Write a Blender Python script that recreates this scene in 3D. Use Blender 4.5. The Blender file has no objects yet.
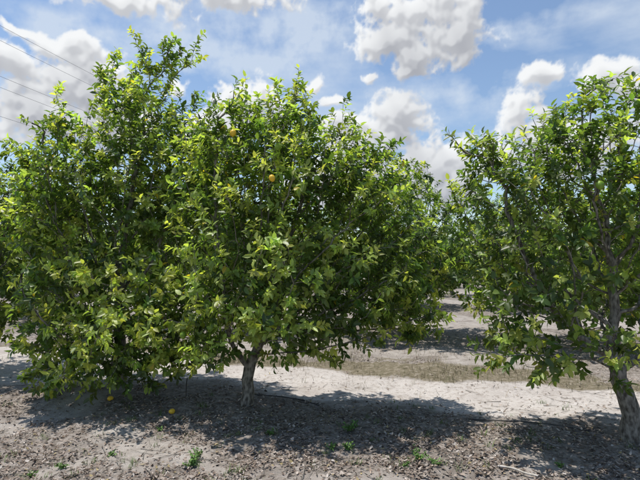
import bpy, math, numpy as np
from mathutils import Vector
rng=np.random.default_rng(7)
F=466.0; HY=265.0; CH=1.6
PITCH=math.atan((HY-240)/F)
scene=bpy.context.scene

# ------------------------------------------------------------------ helpers
def ray(px,py):
    x=(px-320)/F; y=1.0; z=(240-py)/F
    c,s=math.cos(PITCH),math.sin(PITCH)
    return np.array([x, y*c-z*s, y*s+z*c])
def P(px,py,d):
    r=ray(px,py); r=r/r[1]*d
    return np.array([r[0],r[1],r[2]+CH])
def rowc(x,y):
    x=np.asarray(x,float)
    return y+np.where(x>-2,0.36*x,-0.72+0.20*(x+2))
def terrain(x,y):
    x=np.asarray(x,float); y=np.asarray(y,float)
    h=0.022*np.sin(x*1.3+0.7*y)+0.018*np.sin(y*1.9-x*0.8+1)+0.012*np.sin(3.7*x+2.1*y)+0.010*np.sin(4.3*y-2.9*x+.5)
    h+=0.006*np.sin(9.1*x+3*y)+0.006*np.sin(8.3*y-5*x)
    w=rowc(x,y)
    h+=0.06*np.exp(-((w-5.1)/1.0)**2)-0.03*np.exp(-((w-6.4)/0.5)**2)
    fade=np.clip(1-(np.hypot(x,y)-25)/30,0,1)
    return h*fade
def ground_at(px,py):
    r=ray(px,py); t=-CH/r[2]
    x,y=r[0]*t,r[1]*t
    return np.array([x,y,float(terrain(x,y))])
def norm(a):
    return a/np.maximum(np.linalg.norm(a,axis=-1,keepdims=True),1e-9)
def perlin(x,y,seed):
    r=np.random.default_rng(seed); G=r.uniform(0,2*math.pi,(256,256))
    xi=np.floor(x).astype(int);yi=np.floor(y).astype(int);fx=x-xi;fy=y-yi
    def g(i,j):
        a=G[(xi+i)%256,(yi+j)%256]; return np.cos(a)*(fx-i)+np.sin(a)*(fy-j)
    u=fx**3*(fx*(fx*6-15)+10);v=fy**3*(fy*(fy*6-15)+10)
    return ((g(0,0)*(1-u)+g(1,0)*u)*(1-v)+(g(0,1)*(1-u)+g(1,1)*u)*v)*1.5
def fbm(x,y,f,oct,seed,gain=.5,billow=False):
    o=np.zeros_like(x,dtype=float);a=1;t=0
    for k in range(oct):
        n=perlin(x*f+17.3*k,y*f+5.1*k,seed+k)
        if billow: n=np.abs(n)*2-.45
        o+=a*n;t+=a;a*=gain;f*=2.03
    return o/t
def tri_mesh(name,verts,tris,col=None,mat=None,smooth=True):
    verts=np.asarray(verts,np.float32); tris=np.asarray(tris,np.int32)
    me=bpy.data.meshes.new(name)
    me.vertices.add(len(verts)); me.vertices.foreach_set('co',verts.ravel())
    me.loops.add(tris.size); me.loops.foreach_set('vertex_index',tris.ravel())
    me.polygons.add(len(tris)); me.polygons.foreach_set('loop_start',np.arange(0,tris.size,3,dtype=np.int32))
    me.update(calc_edges=True)
    me.polygons.foreach_set('use_smooth',np.full(len(tris),smooth))
    if col is not None:
        a=me.attributes.new('col','FLOAT_COLOR','POINT')
        c=np.ones((len(verts),4),np.float32); c[:,:col.shape[1]]=col
        a.data.foreach_set('color',c.ravel())
    if mat: me.materials.append(mat)
    return me
def obj(name,me,parent=None,loc=None):
    o=bpy.data.objects.new(name,me); scene.collection.objects.link(o)
    if parent: o.parent=parent
    if loc is not None: o.location=loc
    return o

# leaf template (8 tris)
LT=np.array([[0,0],[.27,-.45],[.27,0],[.27,.45],[.66,-.43],[.66,0],[.66,.43],[1,0]])
LF=np.array([(0,2,1),(0,3,2),(1,2,5),(1,5,4),(2,3,6),(2,6,5),(4,5,7),(5,6,7)])
def leaves(pos,d,n,L,W,fold,curl,col):
    d=norm(d); n=norm(n-(n*d).sum(1,keepdims=True)*d); s=np.cross(d,n)
    t=LT[:,0][None,:,None]; u=LT[:,1][None,:,None]
    L=L[:,None,None];W=W[:,None,None];fold=fold[:,None,None];curl=curl[:,None,None]
    V=pos[:,None]+d[:,None]*(t*L)+s[:,None]*(u*W*(1-.25*fold))+n[:,None]*(fold*np.abs(u)*W-curl*t*t*L)
    N_=len(pos)
    T=LF[None]+ (np.arange(N_)*8)[:,None,None]
    C=np.repeat(col[:,None],8,1)
    return V.reshape(-1,3),T.reshape(-1,3),C.reshape(-1,3)
def tube(path,rad,k):
    path=np.asarray(path);rad=np.asarray(rad);n=len(path)
    tan=np.gradient(path,axis=0); tan=norm(tan)
    ref=np.array([1.,0,0]) if abs(tan[0][0])<.8 else np.array([0,1.,0])
    V=[];u=ref
    a=np.arange(k)/k*2*math.pi; ca=np.cos(a)[:,None];sa=np.sin(a)[:,None]
    for i in range(n):
        u=u-np.dot(u,tan[i])*tan[i]; u=u/max(np.linalg.norm(u),1e-6)
        t_=tan[i]; v=np.array([t_[1]*u[2]-t_[2]*u[1],t_[2]*u[0]-t_[0]*u[2],t_[0]*u[1]-t_[1]*u[0]])
        V.append(path[i]+rad[i]*(ca*u+sa*v))
    V=np.concatenate(V)
    j=np.arange(k);j2=(j+1)%k
    base=np.concatenate([np.stack([j,j2,k+j2],1),np.stack([j,k+j2,k+j],1)])
    T=(base[None]+(np.arange(n-1)*k)[:,None,None]).reshape(-1,3)
    return V,T
class Acc:
    def __init__(s): s.v=[];s.t=[];s.c=[];s.n=0
    def add(s,v,t,c=None):
        s.v.append(v);s.t.append(np.asarray(t)+s.n)
        if c is not None:
            c=np.asarray(c)
            if c.ndim==1: c=np.tile(c,(len(v),1))
            s.c.append(c)
        s.n+=len(v)
    def mesh(s,name,mat,smooth=True):
        return tri_mesh(name,np.concatenate(s.v),np.concatenate(s.t),np.concatenate(s.c) if s.c else None,mat,smooth)

# ------------------------------------------------------------------ materials
def newmat(name):
    m=bpy.data.materials.new(name); m.use_nodes=True
    nt=m.node_tree; nt.nodes.clear()
    return m,nt
def N(nt,t,**k):
    n=nt.nodes.new(t)
    for a,b in k.items(): setattr(n,a,b)
    return n
def leaf_material(name,trans,rough,back=1.5,spec=.5):
    m,nt=newmat(name); L=nt.links.new
    at=N(nt,'ShaderNodeAttribute',attribute_name='col')
    geo=N(nt,'ShaderNodeNewGeometry')
    bm=N(nt,'ShaderNodeMapRange'); bm.inputs['To Min'].default_value=1; bm.inputs['To Max'].default_value=back
    L(geo.outputs['Backfacing'],bm.inputs['Value'])
    sc=N(nt,'ShaderNodeVectorMath',operation='SCALE'); L(at.outputs['Color'],sc.inputs[0]); L(bm.outputs[0],sc.inputs['Scale'])
    p=N(nt,'ShaderNodeBsdfPrincipled'); p.inputs['Roughness'].default_value=rough
    p.inputs['Specular IOR Level'].default_value=spec
    L(sc.outputs[0],p.inputs['Base Color'])
    out=N(nt,'ShaderNodeOutputMaterial')
    if trans>0:
        tr=N(nt,'ShaderNodeBsdfTranslucent')
        s2=N(nt,'ShaderNodeVectorMath',operation='MULTIPLY'); s2.inputs[1].default_value=(1.85,1.9,.75)
        L(sc.outputs[0],s2.inputs[0]); L(s2.outputs[0],tr.inputs['Color'])
        mx=N(nt,'ShaderNodeMixShader'); mx.inputs[0].default_value=trans
        L(p.outputs[0],mx.inputs[1]);L(tr.outputs[0],mx.inputs[2]);L(mx.outputs[0],out.inputs[0])
    else: L(p.outputs[0],out.inputs[0])
    return m
M_LEAF=leaf_material('citrus_leaf',.40,.42)
M_DEAD=leaf_material('dead_leaf',0,.85,1.1,.2)
M_GRASS=leaf_material('grass_blade',0,.7,1.1,.2)

def simple_noise_mat(name,c1,c2,scale,rough,bump=.3,detail=6,stretch=(1,1,1)):
    m,nt=newmat(name); L=nt.links.new
    tc=N(nt,'ShaderNodeTexCoord'); mp=N(nt,'ShaderNodeMapping'); mp.inputs['Scale'].default_value=stretch
    L(tc.outputs['Object'],mp.inputs[0])
    no=N(nt,'ShaderNodeTexNoise'); no.inputs['Scale'].default_value=scale; no.inputs['Detail'].default_value=detail
    L(mp.outputs[0],no.inputs['Vector'])
    cr=N(nt,'ShaderNodeValToRGB'); cr.color_ramp.elements[0].position=.35; cr.color_ramp.elements[1].position=.65
    cr.color_ramp.elements[0].color=(*c1,1); cr.color_ramp.elements[1].color=(*c2,1)
    L(no.outputs['Fac'],cr.inputs[0])
    p=N(nt,'ShaderNodeBsdfPrincipled'); p.inputs['Roughness'].default_value=rough
    p.inputs['Specular IOR Level'].default_value=.3
    L(cr.outputs[0],p.inputs['Base Color'])
    b=N(nt,'ShaderNodeBump'); b.inputs['Strength'].default_value=bump; b.inputs['Distance'].default_value=.01
    L(no.outputs['Fac'],b.inputs['Height']); L(b.outputs[0],p.inputs['Normal'])
    o=N(nt,'ShaderNodeOutputMaterial'); L(p.outputs[0],o.inputs[0])
    return m
M_BARK=simple_noise_mat('citrus_bark',(.07,.06,.05),(.30,.275,.24),34,.9,.9,5,(1,1,.5))
M_LEMON=simple_noise_mat('lemon_skin',(.70,.42,.03),(.80,.52,.05),40,.4,.2,2)
M_GREENF=simple_noise_mat('unripe_skin',(.12,.22,.02),(.22,.32,.04),30,.4,.2,2)
M_HOSE=simple_noise_mat('black_poly',(.03,.03,.03),(.09,.08,.075),15,.7,.1,2)
M_WIRE=simple_noise_mat('wire_metal',(.16,.16,.17),(.22,.22,.23),5,.6,0,1)
M_POLE=simple_noise_mat('pole_wood',(.12,.09,.07),(.2,.16,.13),6,.9,.3,3)
M_STICK=simple_noise_mat('bleached_wood',(.4,.36,.3),(.6,.55,.5),30,.9,.3,3)

# ------------------------------------------------------------------ tree
def sample_blobs(blobs,n,r,shell=.5,pocket=1.6):
    vol=np.array([b[1][0]*b[1][1]*b[1][2] for b in blobs])**.75
    k=r.choice(len(blobs),n,p=vol/vol.sum())
    v=norm(r.normal(size=(n,3))); rr=r.random(n)**shell
    c=np.array([b[0] for b in blobs])[k]; s=np.array([b[1] for b in blobs])[k]
    lump=1+.12*np.sin(v[:,0]*5+k)+.11*np.sin(v[:,2]*6+2*k)+.09*np.sin(v[:,1]*9+k*3)
    p=c+v*s*(rr*lump)[:,None]
    f=np.sin(p[:,0]*3.3)+np.sin(p[:,2]*3.9+1.3)+np.sin(p[:,1]*3.1+p[:,0]*1.7)
    return p[(f<pocket)|(r.random(n)<.3)]
def grow(trunk,attr,r,step,kill,iters=140,cap=9500):
    nodes=[np.array(p,float) for p in trunk]; par=[-1]+list(range(len(trunk)-1))
    A=np.array(attr)
    start=max(0,len(nodes)-2)
    nd=np.full(len(A),1e9); ni=np.zeros(len(A),int)
    new=list(range(start,len(nodes)))
    for it in range(iters):
        if len(A)==0 or not new: break
        Pn=np.array([nodes[i] for i in new])
        D=np.sqrt(np.maximum((A**2).sum(1)[:,None]+(Pn**2).sum(1)[None]-2*A@Pn.T,0))
        m=D.argmin(1); dm=D[np.arange(len(A)),m]
        up=dm<nd; nd=np.where(up,dm,nd); ni=np.where(up,np.array(new)[m],ni)
        keep=nd>kill
        A=A[keep];nd=nd[keep];ni=ni[keep]
        if len(A)==0: break
        NP=np.array(nodes)
        arr=norm(A-NP[ni])
        S=np.zeros((len(NP),3)); np.add.at(S,ni,arr)
        new=[]
        for i in np.unique(ni):
            d=S[i]; l=np.linalg.norm(d)
            if l<.05: d=r.normal(size=3); l=np.linalg.norm(d)
            d=d/l
            if par[i]>=0:
                pd=nodes[i]-nodes[par[i]]; pd/=np.linalg.norm(pd); d=d*.75+pd*.35
            d=d+r.normal(size=3)*.12; d/=np.linalg.norm(d)
            nodes.append(nodes[i]+d*step); par.append(i); new.append(len(nodes)-1)
        if len(nodes)>cap: break
    return nodes,par
def make_tree(seed,trunk,blobs,natt,shoots=10,leafmul=1.0,young=.2,rbase=.08,leafL=.082,fruits=6,yellow=1,fruitpos=(),tint=(1,1,1),lowpoly=False,step=.085,kill=.13,nlr=(6,12),smax=5,flush=(),pocket=1.6):
    r=np.random.default_rng(seed)
    att=sample_blobs(blobs,natt,r,.5,pocket)
    att=att[att[:,2]>.22]
    tp=[np.array(trunk[0],float)]
    for a,b in zip(trunk[:-1],trunk[1:]):
        a=np.array(a,float);b=np.array(b,float);n=max(1,int(np.linalg.norm(b-a)/.09))
        for i in range(1,n+1): tp.append(a+(b-a)*i/n+r.normal(size=3)*.006)
    nodes,par=grow(tp,att,r,step,kill)
    cen=np.mean([b[0] for b in blobs],0)
    haschild=set(par)
    tips=[i for i in range(len(nodes)) if i not in haschild and i>len(tp)]
    hi=sorted(tips,key=lambda i:-(nodes[i][2]+.4*np.linalg.norm((nodes[i]-cen)[:2])+r.random()*1.3))[:int(shoots*3)]
    for i in r.permutation(hi)[:shoots]:
        d=nodes[i]-cen; d=d/np.linalg.norm(d)*.7+np.array([0,0,.9])+r.normal(size=3)*.3; d/=np.linalg.norm(d)
        p=i
        for k in range(r.integers(1,smax)):
            d=d+r.normal(size=3)*.1; d/=np.linalg.norm(d)
            nodes.append(nodes[p]+d*.075); par.append(p); p=len(nodes)-1
    X=np.array(nodes); par=np.array(par); n=len(X)
    ch=[[] for _ in range(n)]
    for i in range(n):
        if par[i]>=0: ch[par[i]].append(i)
    for _ in range(3):
        Y=X.copy()
        for i in range(len(tp),n):
            c_=ch[i]
            if c_: Y[i]=X[i]*.5+.25*X[par[i]]+.25*(X[c_[0]] if len(c_)==1 else X[c_].mean(0))
        X=Y
    e=2.35; r0=.0026
    R=np.zeros(n)
    for i in range(n-1,-1,-1):
        R[i]=(sum(R[c]**e for c in ch[i]))**(1/e) if ch[i] else r0
        if ch[i]: R[i]=max(R[i],r0)*1.004
    sc=rbase/R[len(tp)//2]
    f=np.clip(R/R[len(tp)//2],0,1)
    R=R*(1+(sc-1)*f**.5)
    for i in range(len(tp)):
        R[i]*=1+.45*math.exp(-i/1.3) + .06*math.sin(i*2.3)
    acc=Acc(); stack=[(0,None)]
    while stack:
        i,p=stack.pop()
        path=[];rad=[]
        if p is not None: path.append(X[p]); rad.append(min(R[p],R[i]*1.25))
        while True:
            path.append(X[i]);rad.append(R[i])
            if not ch[i]: break
            c=sorted(ch[i],key=lambda q:-R[q])
            for q in c[1:]: stack.append((q,i))
            i=c[0]
        if len(path)<2: continue
        rr=rad[0]
        if lowpoly and rr<.007: continue
        k=14 if rr>.03 else (7 if rr>.01 else (5 if rr>.005 else 3))
        v,t=tube(np.array(path),np.array(rad),k)
        if k>=12:
            v=v+norm(v-np.repeat(np.array(path),k,0))*(.07*rbase*r.normal(size=(len(v),1)))
        acc.add(v,t)
    thr=.0085
    leafn=[i for i in range(len(tp)+3,n) if R[i]<thr]
    hc=np.array([len(c)>0 for c in ch])
    pr=np.array([ (1.35 if not hc[i] else .8) for i in leafn])*leafmul
    cnt=np.floor(pr+r.random(len(pr))).astype(int)
    idx=np.repeat(np.array(leafn),cnt); ns=len(idx)
    bc=np.array([b[0] for b in blobs]);bs=np.array([b[1] for b in blobs])
    q=np.min(np.linalg.norm((X[idx][:,None]-bc[None])/bs[None],axis=2),axis=1)
    out=norm(X[idx]-cen)
    seg=norm(X[idx]-X[par[idx]])
    sd=norm(seg*.5+out*.45+np.array([0,0,.25])+r.normal(size=(ns,3))*.55)
    slen=r.uniform(.07,.17,ns)
    nl=r.integers(nlr[0],nlr[1],ns)
    Xi=X[idx]; cl=np.sin(Xi[:,0]*4.1+seed)*np.sin(Xi[:,2]*4.7+seed*2)+.5*np.sin(Xi[:,1]*5+Xi[:,0]*7)
    yp=young*np.clip(q*1.6-.4+.10*(Xi[:,2]-cen[2])+.7*cl-.45*out[:,1],.05,2.6)
    for c_,rd_ in flush: yp=yp+.65*np.exp(-((np.linalg.norm(Xi-c_,axis=1)/rd_)**2))
    isyoung=r.random(ns)<yp
    base=np.array([.088,.132,.032])
    cs=base*(r.uniform(.55,1.4,ns)[:,None])*np.array(tint)
    yc=np.array([.30,.355,.085])*r.uniform(.7,1.2,ns)[:,None]
    cs=np.where(isyoung[:,None],yc,cs)
    cs[:,0]*=r.uniform(.84,1.14,ns)
    k=np.repeat(np.arange(ns),nl); m=len(k)
    j=np.concatenate([np.arange(a) for a in nl]); tt=(j+1)/np.repeat(nl,nl)
    side=norm(np.cross(sd,r.normal(size=(ns,3)))); s2=np.cross(sd,side)
    ang=j*2.4+r.uniform(0,6.28,ns)[k]+r.normal(size=m)*.3
    rad=np.cos(ang)[:,None]*side[k]+np.sin(ang)[:,None]*s2[k]
    pos=X[idx][k]+sd[k]*(slen[k]*tt)[:,None]
    d=norm(sd[k]*(.35+.6*tt)[:,None]+rad*.9+np.array([0,0,-.25])+r.normal(size=(m,3))*.18)
    nn=norm(np.array([0,0,.9])+out[k]*.75+sd[k]*.3+r.normal(size=(m,3))*.38)
    Ls=leafL*r.uniform(.6,1.2,m)*np.where(isyoung[k],.92,1); W=Ls*r.uniform(.48,.6,m)
    col=cs[k]*r.uniform(.75,1.28,m)[:,None]
    yl=r.random(m)<.004; col[yl]=np.array([.42,.33,.03])
    V,T,C=leaves(pos,d,nn,Ls,W,r.uniform(.15,.6,m),r.uniform(.02,.3,m),col)
    fol=Acc(); fol.add(V,T,C)
    if not lowpoly:
        a=np.arange(3)/3*6.283
        A0=X[idx];A1=A0+sd*slen[:,None]
        o=(np.cos(a)[None,:,None]*side[:,None]+np.sin(a)[None,:,None]*s2[:,None])
        v=np.concatenate([A0[:,None]+o*.0022,A1[:,None]+o*.0011],1).reshape(-1,3)
        tt=np.array([(0,1,4),(0,4,3),(1,2,5),(1,5,4),(2,0,3),(2,3,5)])
        t=(tt[None]+(np.arange(ns)*6)[:,None,None]).reshape(-1,3)
        fol.add(v,t,np.repeat(cs*.9+np.array([.02,.01,.005]),6,0))
    fr=[]
    cand=idx[(q>.75)]
    if fruits and len(cand):
        ff=r.choice(cand,fruits)
        for w_,i in enumerate(ff): fr.append((X[i]+np.array([0,0,-.06]),w_<yellow))
    for p_,y_ in fruitpos: fr.append((np.array(p_),y_))
    print('tree',seed,'nodes',n,'leaves',m)
    return acc,fol,fr
def lemon_geo(c,rad,r,ax=None):
    nu,nv=12,9
    V=[]
    ax=norm(np.array([r.normal()*.3,r.normal()*.3,-1.])) if ax is None else norm(np.array(ax,float))
    u=norm(np.cross(ax,[1,.1,.3]));v=np.cross(ax,u)
    for i in range(nv+1):
        th=math.pi*i/nv; h=-math.cos(th); rr=math.sin(th)
        h2=h*1.12+ (.16*max(0,h-.7)/.3 if h>.7 else 0)
        for k in range(nu):
            a=2*math.pi*k/nu
            V.append(np.array(c)+ax*h2*rad+(u*math.cos(a)+v*math.sin(a))*rr*rad)
    T=[]
    for i in range(nv):
        for k in range(nu):
            a=i*nu+k;b=i*nu+(k+1)%nu
            T+= [(a,b,b+nu),(a,b+nu,a+nu)]
    return np.array(V),np.array(T)
def place_tree(name,data,loc=(0,0,0)):
    acc,fol,fr=data
    e=bpy.data.objects.new(name,None); scene.collection.objects.link(e); e.location=loc
    obj('trunk_and_branches',acc.mesh('trunk_and_branches',M_BARK),e)
    obj('foliage',fol.mesh('foliage',M_LEAF),e)
    r=np.random.default_rng(5)
    for yel,nm,mt in ((True,'ripe_fruit',M_LEMON),(False,'unripe_fruit',M_GREENF)):
        a=Acc()
        for c,y in fr:
            if bool(y)==yel: a.add(*lemon_geo(c,r.uniform(.026,.034),r))
        if a.n: obj(nm,a.mesh(nm,mt),e)
    return e
def B(px,py,d,rx,ry,rd):
    return (P(px,py,d),np.array([rx/F*d,rd,ry/F*d]))

# main tree
g=ground_at(247,411)
trunk=[g+[0,0,-.05],g+[.015,0,.15],g+[-.005,0,.28],g+[.02,.02,.38]]
blobs=[B(285,188,5.2,90,76,.95),B(368,235,5.3,62,76,.85),B(232,152,5.2,52,48,.75),B(320,275,5.0,98,54,.9),B(235,225,5.0,60,80,.85),
       B(245,300,4.7,62,48,.6),B(395,285,5.3,46,52,.7),B(292,146,5.1,44,48,.7),B(350,172,5.2,42,42,.6),B(225,332,4.8,40,36,.4),
       B(330,320,4.9,80,28,.6),B(400,312,5.1,40,28,.5),B(290,335,5.2,62,26,.6),B(292,108,5.2,12,14,.2),B(378,155,5.3,12,12,.2),B(250,118,5.2,28,22,.4)]
fp=[(P(289,358,4.75),0),(P(233,133,4.55),1),(P(272,178,4.15),1),(P(183,335,4.6),0)]
fl=[(P(235,325,4.4),.38),(P(285,260,4.2),.35),(P(215,225,4.3),.4),(P(320,230,4.4),.35),(P(300,180,4.4),.25)]
place_tree('citrus_tree',make_tree(11,trunk,blobs,4500,24,1.0,.40,.062,.080,7,0,fp,step=.075,kill=.093,flush=fl,smax=4,pocket=1.9))
# left tree
g=ground_at(117,393)
trunk=[g+[0,0,-.05],g+[.0,0,.2],g+[.02,0,.36]]
blobs=[B(115,205,6.1,88,82,1.1),B(138,130,6.1,52,46,.8),B(70,205,6.0,52,78,1.0),B(90,300,5.7,70,66,.85),B(150,320,5.3,68,56,.85),B(185,200,6.0,50,70,.9),
       B(158,72,6.2,22,28,.35),B(112,94,6.2,24,24,.35),B(188,62,6.2,9,16,.2),B(70,348,5.4,48,38,.5),B(185,290,5.2,42,50,.5),B(130,360,5.2,80,30,.5),B(190,138,5.9,34,46,.6),B(62,134,6.1,26,24,.4)]
fp=[(P(222,128,5.1),1)]
fl=[(P(190,300,4.7),.35),(P(100,285,4.9),.45),(P(150,350,4.7),.35),(P(60,330,5.0),.35)]
place_tree('citrus_tree',make_tree(23,trunk,blobs,4700,26,1.0,.36,.08,.084,7,0,fp,step=.08,kill=.098,flush=fl,smax=5,pocket=1.8))
# right tree
g=ground_at(634,448)
trunk=[g+[0,0,-.05],g+[.0,0,.2],g+[-.05,0.02,.42],g+[-.09,.03,.52]]
blobs=[B(560,178,4.4,78,64,.8),B(596,126,4.4,64,38,.7),B(503,225,4.3,50,76,.7),B(610,220,4.4,62,70,.8),B(525,300,4.2,54,56,.6),
       B(515,348,4.0,38,34,.4),B(590,350,3.9,54,28,.4),B(700,200,4.5,70,88,.9),B(690,300,4.3,60,50,.8),B(560,260,4.0,62,46,.4),B(484,158,4.4,26,28,.35),B(615,300,4.6,48,45,.5)]
fl=[(P(520,335,3.7),.25),(P(590,350,3.6),.25)]
place_tree('citrus_tree',make_tree(37,trunk,blobs,2900,22,.95,.26,.07,.078,5,0,[(P(600,185,3.75),0)],step=.075,kill=.10,smax=4,flush=fl,pocket=1.5))
# far left tree
g=np.array([-5.15,6.75,0.0]); g[2]=float(terrain(g[0],g[1]))
trunk=[g+[0,0,-.05],g+[.02,0,.3],g+[.0,0,.55]]
blobs=[B(-5,235,6.9,55,78,1.3),B(-60,230,7.0,70,80,1.3),B(10,285,6.7,42,48,.9),B(-60,300,6.6,60,45,1.0),B(25,200,6.9,32,42,.7)]
place_tree('citrus_tree',make_tree(41,trunk,blobs,2700,12,1.0,.3,.08,.088,4,0,step=.09,kill=.115))

# generic grove trees (shared meshes)
gen=[]; genfar=[]
for s,hh in ((51,3.5),(63,3.8),(77,3.3)):
    for far_ in (0,1):
        r=np.random.default_rng(s)
        z=hh*.52
        bl=[(np.array([0,0,z]),np.array([1.45,1.45,hh*.36])),(np.array([.3,-.3,hh*.78]),np.array([.9,.9,hh*.19]))]
        for k in range(9):
            a=k/9*6.28+r.uniform(-.3,.3); bl.append((np.array([math.cos(a)*1.0,math.sin(a)*1.0,r.uniform(.85,hh*.7)]),np.array([.75,.75,r.uniform(.45,.7)])))
        if far_: acc,fol,fr=make_tree(s,[(0,0,-.05),(.02,0,.3),(0,.03,.5)],bl,900,12,.9,.3,.08,.19,0,0,lowpoly=True,step=.12,kill=.2,tint=(1.15,1.15,1.6),nlr=(3,5))  # lighter, bluer leaf tint paints distance haze into the far trees
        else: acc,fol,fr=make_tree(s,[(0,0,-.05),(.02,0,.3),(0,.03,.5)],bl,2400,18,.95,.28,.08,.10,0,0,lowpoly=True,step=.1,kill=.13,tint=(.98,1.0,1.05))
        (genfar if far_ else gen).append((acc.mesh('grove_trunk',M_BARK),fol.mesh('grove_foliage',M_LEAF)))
def grove(name,x,y,i,parent=None,s=1.0,rot=0,lib=None):
    lib=lib or gen
    e=bpy.data.objects.new(name,None); scene.collection.objects.link(e)
    e.location=(x,y,float(terrain(x,y))); e.rotation_euler=(0,0,rot); e.scale=(s,s,s*1.0)
    if parent: e.parent=parent
    obj('trunk_and_branches',lib[i][0],e); obj('foliage',lib[i][1],e)
r=np.random.default_rng(99)
grove('citrus_tree',6.3,2.9,0,None,.95,1)
grove('citrus_tree',-8.6,7.6,1,None,.95,2)
for k in range(-4,4):
    X=1.95+k*3.25+ r.uniform(-.2,.2)*(k!=0); Y=11.2-.36*X
    grove('citrus_tree',X,Y,(k+4)%3 if k else 1,None,r.uniform(.98,1.08) if k else 1.13,r.uniform(0,6.28))
far=bpy.data.objects.new('distant_grove',None); scene.collection.objects.link(far)
for w,ext in ((19.2,20),(27,26),(36,34),(47,44),(60,54)):
    X=-ext
    while X<ext:
        Y=w-.36*X
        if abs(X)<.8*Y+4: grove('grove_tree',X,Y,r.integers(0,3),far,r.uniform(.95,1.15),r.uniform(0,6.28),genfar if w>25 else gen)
        X+=r.uniform(3.0,3.7)

# ------------------------------------------------------------------ ground
def axis(lo,hi,step,far_):
    a=list(np.arange(lo,hi+1e-6,step)); s=step
    while a[-1]<far_: s*=1.35; a.append(a[-1]+s)
    s=step
    while a[0]>-far_: s*=1.35; a.insert(0,a[0]-s)
    return np.array(a)
ax=axis(-10,10,.06,1500); ay=axis(1,16,.06,1500)
GX,GY=np.meshgrid(ax,ay); gz=terrain(GX,GY)
nearm=np.exp(-((GX/9)**4))*np.exp(-(((GY-7)/8)**4))
gz=gz+nearm*(.016*fbm(GX,GY,3.1,4,70,.6)+.003*np.random.default_rng(3).normal(size=GX.shape))
V=np.stack([GX,GY,gz],-1).reshape(-1,3)
nx,ny=len(ax),len(ay)
i,j=np.meshgrid(np.arange(nx-1),np.arange(ny-1)); a=(j*nx+i).ravel()
T=np.concatenate([np.stack([a,a+1,a+nx+1],1),np.stack([a,a+nx+1,a+nx],1)])
def sstep(e0,e1,x):
    t=np.clip((x-e0)/(e1-e0),0,1); return t*t*(3-2*t)
def zones(x,y):
    w=rowc(x,y); nz=fbm(x,y,.7,4,104)*1.3; n2=fbm(x,y,.55,4,209,.55)*1.6
    wide=np.where(x<-2,np.clip((-2-x)*.5,0,1.0),0)
    path=sstep(5.4-wide*.5,5.85-wide*.5,w+nz*.5)*(1-sstep(7.0+wide*.6,7.4+wide*.6,w+nz*.4))
    grass=sstep(7.05+wide*.6,7.45+wide*.6,w+nz*.4)*(1-sstep(7.9,8.8,w+nz*.9))
    litter=1-sstep(5.2-wide*.4,5.8-wide*.4,w+nz*.5)
    patch=sstep(.0,.38,n2+.10*(w<4))*litter
    l2=np.exp(-(((np.mod(w-11.4+3.6,7.6)-3.6)/1.9)**2))*(w>8.5)
    l3=(w>8.0)*sstep(-.1,.4,n2)*.7
    return path,grass,litter*(1-.85*patch)+l2*.85+l3
pa,gr,li=zones(GX,GY)
zc=np.stack([pa,gr,np.clip(li,0,1.2)],-1).reshape(-1,3)
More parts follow.
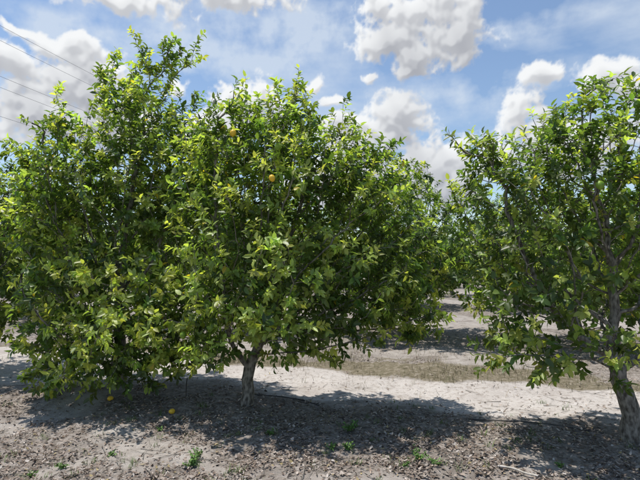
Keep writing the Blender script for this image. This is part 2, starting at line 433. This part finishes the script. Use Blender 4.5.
def ground_mat():
    m,nt=newmat('sandy_soil'); L=nt.links.new
    at=N(nt,'ShaderNodeAttribute',attribute_name='col'); se=N(nt,'ShaderNodeSeparateColor'); L(at.outputs['Color'],se.inputs[0])
    tc=N(nt,'ShaderNodeTexCoord')
    def noise(s,d,r_=.55):
        n=N(nt,'ShaderNodeTexNoise'); n.inputs['Scale'].default_value=s;n.inputs['Detail'].default_value=d;n.inputs['Roughness'].default_value=r_
        L(tc.outputs['Object'],n.inputs['Vector']); return n.outputs['Fac']
    n1=noise(1.4,4); n2=noise(14,4,.65); n3=noise(90,3,.7); n4=noise(5,3,.6)
    def ramp(v,c):
        cr=N(nt,'ShaderNodeValToRGB'); els=cr.color_ramp.elements
        while len(els)<len(c): els.new(.5)
        for e_,(p_,cc) in zip(els,c): e_.position=p_; e_.color=(*cc,1)
        L(v,cr.inputs[0]); return cr.outputs[0]
    def mix(f,a,b):
        mx=N(nt,'ShaderNodeMix',data_type='RGBA')
        L(f,mx.inputs[0])
        for s_,v in ((6,a),(7,b)):
            if isinstance(v,tuple): mx.inputs[s_].default_value=(*v,1)
            else: L(v,mx.inputs[s_])
        return mx.outputs[2]
    def math_(op,a,b=None):
        q=N(nt,'ShaderNodeMath',operation=op)
        for s_,v in ((0,a),(1,b)):
            if v is None: continue
            if isinstance(v,(int,float)): q.inputs[s_].default_value=v
            else: L(v,q.inputs[s_])
        return q.outputs[0]
    sand=ramp(n1,[(.3,(.42,.38,.35)),(.55,(.50,.46,.43)),(.75,(.56,.525,.495))])
    sand=mix(ramp(n2,[(.33,(1,1,1)),(.50,(0,0,0))]),sand,(.32,.28,.25))
    bare=ramp(n4,[(.3,(.25,.22,.195)),(.5,(.34,.305,.275)),(.7,(.42,.385,.355))])
    lit=ramp(n2,[(.3,(.12,.10,.084)),(.5,(.23,.20,.175)),(.68,(.36,.32,.295))])
    grs=ramp(n2,[(.3,(.10,.088,.055)),(.55,(.20,.17,.12)),(.7,(.32,.28,.23))])
    def mask(ch,amt=.9,soft=.18):
        v=math_('ADD',ch,math_('MULTIPLY',math_('SUBTRACT',n2,.5),amt))
        v=math_('ADD',v,math_('MULTIPLY',math_('SUBTRACT',n4,.5),amt))
        q=N(nt,'ShaderNodeMapRange',interpolation_type='SMOOTHSTEP'); q.inputs['From Min'].default_value=.5-soft;q.inputs['From Max'].default_value=.5+soft
        L(v,q.inputs['Value']); return q.outputs[0]
    c=mix(mask(se.outputs[0],.5),bare,sand)
    c=mix(mask(se.outputs[1],1.0),c,grs)
    c=mix(mask(se.outputs[2],1.1,.25),c,lit)
    fine=N(nt,'ShaderNodeMapRange'); fine.inputs['From Min'].default_value=.3;fine.inputs['From Max'].default_value=.7;fine.inputs['To Min'].default_value=.75;fine.inputs['To Max'].default_value=1.18
    L(n3,fine.inputs['Value'])
    sc=N(nt,'ShaderNodeVectorMath',operation='SCALE'); L(c,sc.inputs[0]);L(fine.outputs[0],sc.inputs['Scale'])
    p=N(nt,'ShaderNodeBsdfPrincipled'); p.inputs['Roughness'].default_value=.95; p.inputs['Specular IOR Level'].default_value=.1
    L(sc.outputs[0],p.inputs['Base Color'])
    h=math_('ADD',math_('MULTIPLY',n2,1.0),math_('MULTIPLY',n3,.35))
    b=N(nt,'ShaderNodeBump'); b.inputs['Strength'].default_value=.8; b.inputs['Distance'].default_value=.02
    L(h,b.inputs['Height']);L(b.outputs[0],p.inputs['Normal'])
    o=N(nt,'ShaderNodeOutputMaterial');L(p.outputs[0],o.inputs[0])
    return m
obj('ground',tri_mesh('ground',V,T,zc,ground_mat()))

# ------------------------------------------------------------------ leaf litter
r=np.random.default_rng(17)
n=250000
y=1/r.uniform(1/14.0,1/2.3,n); x=r.uniform(-1,1,n)*(y*.85+.6)
pz,gz_,lz=zones(x,y)
w=rowc(x,y)
cl=fbm(x,y,2.2,4,331,.6)
prob=np.clip(lz*(.42+.9*cl)+.03+.08*cl,0.01,1)*np.clip(y/5.0,.25,1)**1.0
k=r.random(n)<prob; x=x[k];y=y[k];m=len(x)
z=terrain(x,y)+r.uniform(.0,.014,m)
ang=r.uniform(0,6.283,m)
d=np.stack([np.cos(ang),np.sin(ang),r.normal(size=m)*.22],1); nn=np.stack([r.normal(size=m)*.45,r.normal(size=m)*.45,np.ones(m)],1)
pal=np.array([[.22,.165,.13],[.32,.26,.215],[.15,.112,.09],[.42,.36,.315],[.29,.24,.205],[.09,.07,.056],[.48,.43,.39],[.34,.27,.14]])
c=pal[r.choice(8,m,p=[.2,.2,.16,.13,.14,.09,.05,.03])]*r.uniform(.75,1.2,m)[:,None]
Ls=r.uniform(.014,.045,m)
Vv,Tt,Cc=leaves(np.stack([x,y,z],1),d,nn,Ls,Ls*r.uniform(.35,.6,m),r.uniform(-.4,.9,m),r.uniform(-.45,.35,m),c)
obj('leaf_litter',tri_mesh('leaf_litter',Vv,Tt,Cc,M_DEAD))
print('litter',m)
acc=Acc()
for q in range(850):
    y_=1/r.uniform(1/6.5,1/2.6); x_=r.uniform(-1,1)*(y_*.8+.3)
    a=r.uniform(0,6.28);l=r.uniform(.05,.32); npt=5
    t=np.linspace(0,1,npt); px_=x_+math.cos(a)*l*t+np.cumsum(r.normal(size=npt))*.008; py_=y_+math.sin(a)*l*t+np.cumsum(r.normal(size=npt))*.008
    pz_=terrain(px_,py_)+.008+r.uniform(0,.02)*t
    acc.add(*tube(np.stack([px_,py_,pz_],1),np.linspace(r.uniform(.0015,.0045),.001,npt),4))
obj('fallen_twigs',acc.mesh('fallen_twigs',M_BARK))

# ------------------------------------------------------------------ dry grass
def blades(x,y,h,wd,col,lean,r):
    m=len(x); z=terrain(x,y)-.004
    a=r.uniform(0,6.283,m); dx=np.cos(a);dy=np.sin(a); L_=r.uniform(.1,lean,m)*h
    s=np.stack([-dy,dx,np.zeros(m)],1)*(wd*.5)[:,None]
    b=np.stack([x,y,z],1); mid=b+np.stack([dx*L_*.35,dy*L_*.35,h*.6],1); tip=b+np.stack([dx*L_,dy*L_,h],1)
    v=np.stack([b-s,b+s,mid-s*.7,mid+s*.7,tip],1).reshape(-1,3)
    t=np.array([(0,1,3),(0,3,2),(2,3,4)]); T_=(t[None]+(np.arange(m)*5)[:,None,None]).reshape(-1,3)
    return v,T_,np.repeat(col,5,0)
n=120000
x=r.uniform(-9,9,n);w=r.uniform(6.4,11.5,n); y=w-np.where(x>-2,.36*x,-.72+.2*(x+2))
g_=zones(x,y)[1]; cl=fbm(x,y,1.3,5,551,.6)*1.6
pr=g_*np.clip(.34+cl*1.6,0,1)+.14*np.clip(cl*2.5,0,1)
k=r.random(n)<pr*.75; x=x[k];y=y[k];m=len(x)
gp=np.array([[.27,.225,.16],[.17,.145,.09],[.12,.12,.06],[.35,.30,.23],[.08,.10,.035]])
c=gp[r.choice(5,m,p=[.28,.28,.17,.15,.12])]*r.uniform(.8,1.2,m)[:,None]
v,t,c=blades(x,y,r.uniform(.02,.11,m),r.uniform(.003,.007,m),c,1.4,r)
obj('dry_grass',tri_mesh('dry_grass',v,t,c,M_GRASS))
x=[];y=[]
for q in range(150):
    yy=1/r.uniform(1/5.6,1/3.0); xx=r.uniform(-1,1)*yy*.75; nb=r.integers(6,26)
    x+=list(xx+r.normal(size=nb)*.025); y+=list(yy+r.normal(size=nb)*.025)
x=np.array(x);y=np.array(y);m=len(x)
c=np.array([.085,.13,.035])*r.uniform(.6,1.6,m)[:,None]
v,t,c=blades(x,y,r.uniform(.02,.06,m),r.uniform(.003,.006,m),c,1.6,r)
obj('grass_tufts',tri_mesh('grass_tufts',v,t,c,M_GRASS))
def weed(px,py,size,nl,tone=1.0):
    gp=ground_at(px,py); acc=Acc()
    ns=r.integers(6,11)
    pos=[];dd=[]
    for s in range(ns):
        a=r.uniform(0,6.28); d0=norm(np.array([math.cos(a)*.8,math.sin(a)*.8,r.uniform(.5,1.5)])); l=size*r.uniform(.6,1)
        path=np.array([gp+d0*l*t_ - np.array([0,0,.25*l*t_*t_]) for t_ in np.linspace(0,1,5)])
        acc.add(*tube(path,np.linspace(.002,.001,5),3),np.array([.10,.14,.05]))
        for q in range(nl):
            t_=r.uniform(.15,1); p_=gp+d0*l*t_-np.array([0,0,.25*l*t_*t_]); pos.append(p_); dd.append(norm(d0*.4+r.normal(size=3)*.6))
    pos=np.array(pos);dd=np.array(dd);m=len(pos)
    Ls=r.uniform(.015,.034,m)
    acc.add(*leaves(pos,dd,np.array([0,0,1.])+r.normal(size=(m,3))*.3,Ls,Ls*.5,r.uniform(.1,.4,m),r.uniform(0,.2,m),np.array([.11,.20,.05])*r.uniform(.7,1.4,m)[:,None]*tone))
    obj('weed',acc.mesh('weed',M_GRASS))
for a_ in ((195,466,.15,16),(188,472,.1,10),(349,434,.17,18),(346,454,.14,15),(332,455,.08,8),(418,462,.14,14),(436,470,.09,8),(405,470,.07,7),(62,468,.09,8),(270,442,.07,7),(110,458,.07,6),(30,474,.08,7),(560,470,.06,5),(160,432,.05,6)): weed(*a_)

# ------------------------------------------------------------------ small things
def pipe(name,pts,rad,mat,k=8,par=None):
    pts=np.array(pts,float); n=len(pts); t=np.linspace(0,n-1,n*8)
    out=[]
    for q in t:
        i=min(int(q),n-2); f=q-i; p0=pts[max(i-1,0)];p1=pts[i];p2=pts[i+1];p3=pts[min(i+2,n-1)]
        out.append(.5*((2*p1)+(-p0+p2)*f+(2*p0-5*p1+4*p2-p3)*f*f+(-p0+3*p1-3*p2+p3)*f**3))
    out=np.array(out)
    a=Acc(); a.add(*tube(out,np.full(len(out),rad),k)); return obj(name,a.mesh(name,mat),par)
hp=[ground_at(a,b)+[0,0,z_] for a,b,z_ in ((150,400,-.02),(205,399,-.01),(262,401,.012),(300,403,.014),(335,408,-.012),(380,412,-.02),(430,420,-.01),(480,425,.012),(530,431,.014),(580,436,.006),(618,441,-.02))]
hp=[np.array([-6,6.0,float(terrain(-6,6.0))-.02]),np.array([-3.6,5.75,float(terrain(-3.6,5.75))-.02])]+hp+[np.array([4.2,3.55,float(terrain(4.2,3.55))+.005])]
pipe('irrigation_hose',hp,.007,M_HOSE)
g=ground_at(186,404); pipe('irrigation_sprinkler',[g,g+[0,0,.12],g+[.01,0,.22]],.006,M_HOSE)
g1=ground_at(498,470);g2=ground_at(538,480)
pipe('fallen_branch',[g1+[0,0,.02],(g1*.6+g2*.4)+[0,0.012,.026],(g1*.3+g2*.7)+[0,-0.008,.02],g2+[0,0,.02]],.008,M_STICK)
for px,py in ((110,407),(52,403),(172,418)):
    g=ground_at(px,py); a=Acc(); a.add(*lemon_geo(g+[0,0,.027],.028,r,(r.normal(),r.normal(),.1))); obj('fallen_lemon',a.mesh('fallen_lemon',M_LEMON))

vd=ray(430,265); vd=np.array([vd[0],vd[1],0]);vd/=np.linalg.norm(vd); lat=np.array([-vd[1],vd[0],0])
offs=[(29.5,17.6),(30.0,16.8),(30.0,14.2),(30.5,13.6),(30.0,11.3),(30,8.2)]
pole_s=[-45,62,170,278]
acc=Acc()
for lo,hh in offs:
    for s0,s1 in zip(pole_s[:-1],pole_s[1:]):
        t=np.linspace(0,1,30); s=s0+(s1-s0)*t
        pts=vd*s[:,None]+lat*lo+np.array([0,0,1.])*(hh+1.6-1.6*4*t*(1-t)+.8)[:,None]
        acc.add(*tube(pts,np.full(30,.012),5))
obj('power_line',acc.mesh('power_line',M_WIRE))
def pole(name,base,h,arms,r0=.14):
    e=bpy.data.objects.new(name,None); scene.collection.objects.link(e); e.location=base
    a=Acc(); a.add(*tube(np.array([[0,0,-.3],[0,0,h*.5],[0,0,h]]),np.array([r0,r0*.85,r0*.65]),10)); obj('shaft',a.mesh('shaft',M_POLE),e)
    for q,(z,l) in enumerate(arms):
        b=Acc(); b.add(*tube(np.array([lat*-l+[0,0,z],[0,0,z+.001],lat*l+[0,0,z]]),np.array([.06,.07,.06]),4)); obj('crossarm_%d'%(q+1),b.mesh('crossarm',M_POLE),e)
        c_=Acc()
        for sgn in (-.95,-.5,.5,.95): c_.add(*tube(np.array([lat*l*sgn+[0,0,z],lat*l*sgn+[0,0,z+.12],lat*l*sgn+[0,0,z+.22]]),np.array([.05,.07,.03]),6))
        obj('insulators_%d'%(q+1),c_.mesh('insulators',M_WIRE),e)
for s in pole_s: pole('power_pole',vd*s+lat*30,20.4,((19.2,1.6),(16.3,1.6),(13.3,1.4)),.2)
pp=P(430,172,110.); pole('utility_pole',(pp[0],pp[1],0),pp[2],((pp[2]-.6,.7),),.13)

# ------------------------------------------------------------------ sky & light
SUN_EL=math.radians(74); SUN_AZ=math.radians(-72)   # azimuth from +Y, clockwise(+X)
sd=Vector((math.sin(SUN_AZ)*math.cos(SUN_EL),math.cos(SUN_AZ)*math.cos(SUN_EL),math.sin(SUN_EL)))
sl=bpy.data.lights.new('sun','SUN'); sl.energy=4.9; sl.angle=math.radians(.6); sl.color=(1,.96,.89)
so=bpy.data.objects.new('sun',sl); scene.collection.objects.link(so); so.rotation_euler=(-sd).to_track_quat('-Z','Y').to_euler(); so.location=(0,0,20)
wd=bpy.data.worlds.new('World'); scene.world=wd; wd.use_nodes=True
nt=wd.node_tree; nt.nodes.clear(); L=nt.links.new
sky=nt.nodes.new('ShaderNodeTexSky'); sky.sky_type='NISHITA'; sky.sun_disc=False; sky.sun_elevation=SUN_EL; sky.sun_rotation=SUN_AZ; sky.air_density=1.1; sky.dust_density=.5; sky.ozone_density=1.6
b1=nt.nodes.new('ShaderNodeBackground'); b1.inputs[1].default_value=.15; L(sky.outputs[0],b1.inputs[0])
wo=nt.nodes.new('ShaderNodeOutputWorld'); L(b1.outputs[0],wo.inputs[0])

# clouds: a curved far layer of cumulus, one emissive mesh; sunlight, shade and haze painted into its colours
def azel(px,py):
    d=ray(px,py); d=d/np.linalg.norm(d); return math.atan2(d[0],d[1]),math.asin(d[2])
clouds=[ # px,py,rx,ry
 (425,14,66,36),(387,45,36,22),(412,64,30,18),(455,38,36,30),(474,4,26,24),(374,4,22,12),
 (368,79,18,7),(316,82,24,9),(338,98,18,8),
 (390,138,48,40),(348,154,44,40),(425,164,52,40),(372,188,96,38),(455,184,40,26),(322,130,20,14),(396,110,26,18),(352,124,26,18),
 (520,120,30,28),(500,150,36,28),(605,76,34,13),(560,144,66,30),(542,72,16,13),(632,90,26,16),
 (250,104,34,24),(215,130,50,32),(178,90,16,12),(280,122,30,22),
 (78,88,50,26),(35,112,66,30),(100,66,36,16),(15,64,32,15),(110,125,44,28),(70,46,36,9),
 (120,0,84,13),(210,-8,84,16),(20,28,20,7),
 (-60,110,60,40),(-90,30,50,26),(720,130,60,40),(760,40,50,30),(260,-70,90,30),(560,-80,70,30),(-200,120,90,50),(860,140,80,45),(-180,0,70,30)]
res=math.radians(.10)
azs=np.arange(-math.radians(56),math.radians(56),res); els=np.arange(math.radians(.5),math.radians(45),res)
AZ,EL=np.meshgrid(azs,els)
wx=fbm(AZ,EL,10,3,900)*.040; wy=fbm(AZ,EL,10,3,950)*.032
a_=AZ+wx; e_=EL+wy
acc_=np.zeros(AZ.shape)
for px,py,rx,ry in clouds:
    A,E=azel(px,py); d2=((a_-A)*F/rx)**2+((e_-E)*F/ry)**2
    acc_+=np.exp(np.clip(8*(1-np.sqrt(d2)),-12,9))
vv=np.log(acc_+1e-6)/8
bil=fbm(AZ,EL,20,6,1000,.58,True); fb=fbm(AZ,EL,9,8,1100,.56)
D=vv-bil*.52+fb*.85+.0
def shift(A_,dx,dy):
    return np.roll(np.roll(A_,-dy,0),-dx,1)
def blur(A_,k):
    for ax_ in (0,1):
        c=np.zeros_like(A_)
        for s in range(-k,k+1): c+=np.roll(A_,s,ax_)*(k+1-abs(s))
        A_=c/(k+1)**2
    return A_
dp=np.clip(D,0,1.0); db=blur(dp,3)
od=np.zeros_like(D); W_=0
for s in (3,7,13,20,29,40,53):
    od+=shift(db,-int(s*.35),s); W_+=1
od=blur(od/W_,3)
litv=np.exp(-2.0*od)
b1_=blur(dp,2)
rel=np.clip((b1_-shift(b1_,-3,6))*.75,-.09,.10)
alpha=sstep(.0,.42,D)
ve=fbm(AZ*1.0+EL*.5,EL*2.4,3.0,7,1300,.58)
vb=np.zeros_like(AZ)
for px,py,rx,ry in ((250,42,110,28),(330,22,60,18),(515,22,80,14),(480,92,90,14),(180,60,60,20),(60,25,60,14)):
    A,E=azel(px,py); vb+=np.exp(-(((a_-A)*F/rx)**2+((e_-E)*F/ry)**2))
veil=np.clip((ve+.05)*1.0+np.clip(vb,0,1)*(.42+1.3*fb),0,.70)*sstep(math.radians(2),math.radians(9),EL)
edge=sstep(0,.06,AZ-azs[0])*sstep(0,.06,azs[-1]-AZ)*sstep(0,.08,els[-1]-EL)
tone=np.clip(.40+.60*litv+rel,.42,.96)  # bright tops and grey undersides: self-shadowing painted into the cloud tone
cw=np.stack([tone*.99-.02,tone*.99-.005,tone*.93+.065],-1)
haze=np.exp(-EL/math.radians(7))*.30
cw=cw*(1-haze[...,None])+np.array([.66,.75,.86])*haze[...,None]
vc=np.array([.70,.78,.88])
at=1-(1-alpha)*(1-veil)
colr=(cw*alpha[...,None]+vc*(veil*(1-alpha))[...,None])/np.maximum(at,1e-4)[...,None]
at=at*edge
RAD=1400.
V=np.stack([np.sin(AZ)*np.cos(EL),np.cos(AZ)*np.cos(EL),np.sin(EL)],-1).reshape(-1,3)*RAD+np.array([0,0,CH])
nx,ny=len(azs),len(els)
i,j=np.meshgrid(np.arange(nx-1),np.arange(ny-1)); a=(j*nx+i).ravel()
af=at.ravel(); keep=(af[a]+af[a+1]+af[a+nx]+af[a+nx+1])>.01; a=a[keep]
T=np.concatenate([np.stack([a,a+1,a+nx+1],1),np.stack([a,a+nx+1,a+nx],1)])
C4=np.concatenate([colr.reshape(-1,3),af[:,None]],1)
m,nt=newmat('cloud'); L=nt.links.new
at_=N(nt,'ShaderNodeAttribute',attribute_name='col'); em=N(nt,'ShaderNodeEmission'); tr=N(nt,'ShaderNodeBsdfTransparent'); mx=N(nt,'ShaderNodeMixShader'); o_=N(nt,'ShaderNodeOutputMaterial')
L(at_.outputs['Color'],em.inputs[0]); L(at_.outputs['Alpha'],mx.inputs[0]); L(tr.outputs[0],mx.inputs[1]); L(em.outputs[0],mx.inputs[2]); L(mx.outputs[0],o_.inputs[0])
try: m.cycles.emission_sampling='NONE'
except Exception as ex: print(ex)
obj('clouds',tri_mesh('clouds',V,T,C4,m))

# ------------------------------------------------------------------ camera
cam=bpy.data.cameras.new('camera'); cam.sensor_width=36; cam.lens=36*F/640; cam.clip_end=5000; cam.clip_start=.05
co=bpy.data.objects.new('camera',cam); scene.collection.objects.link(co); co.location=(0,0,CH); co.rotation_euler=(math.pi/2+PITCH,0,0)
scene.camera=co
scene.view_settings.view_transform='Standard'; scene.view_settings.look='None'; scene.view_settings.exposure=0
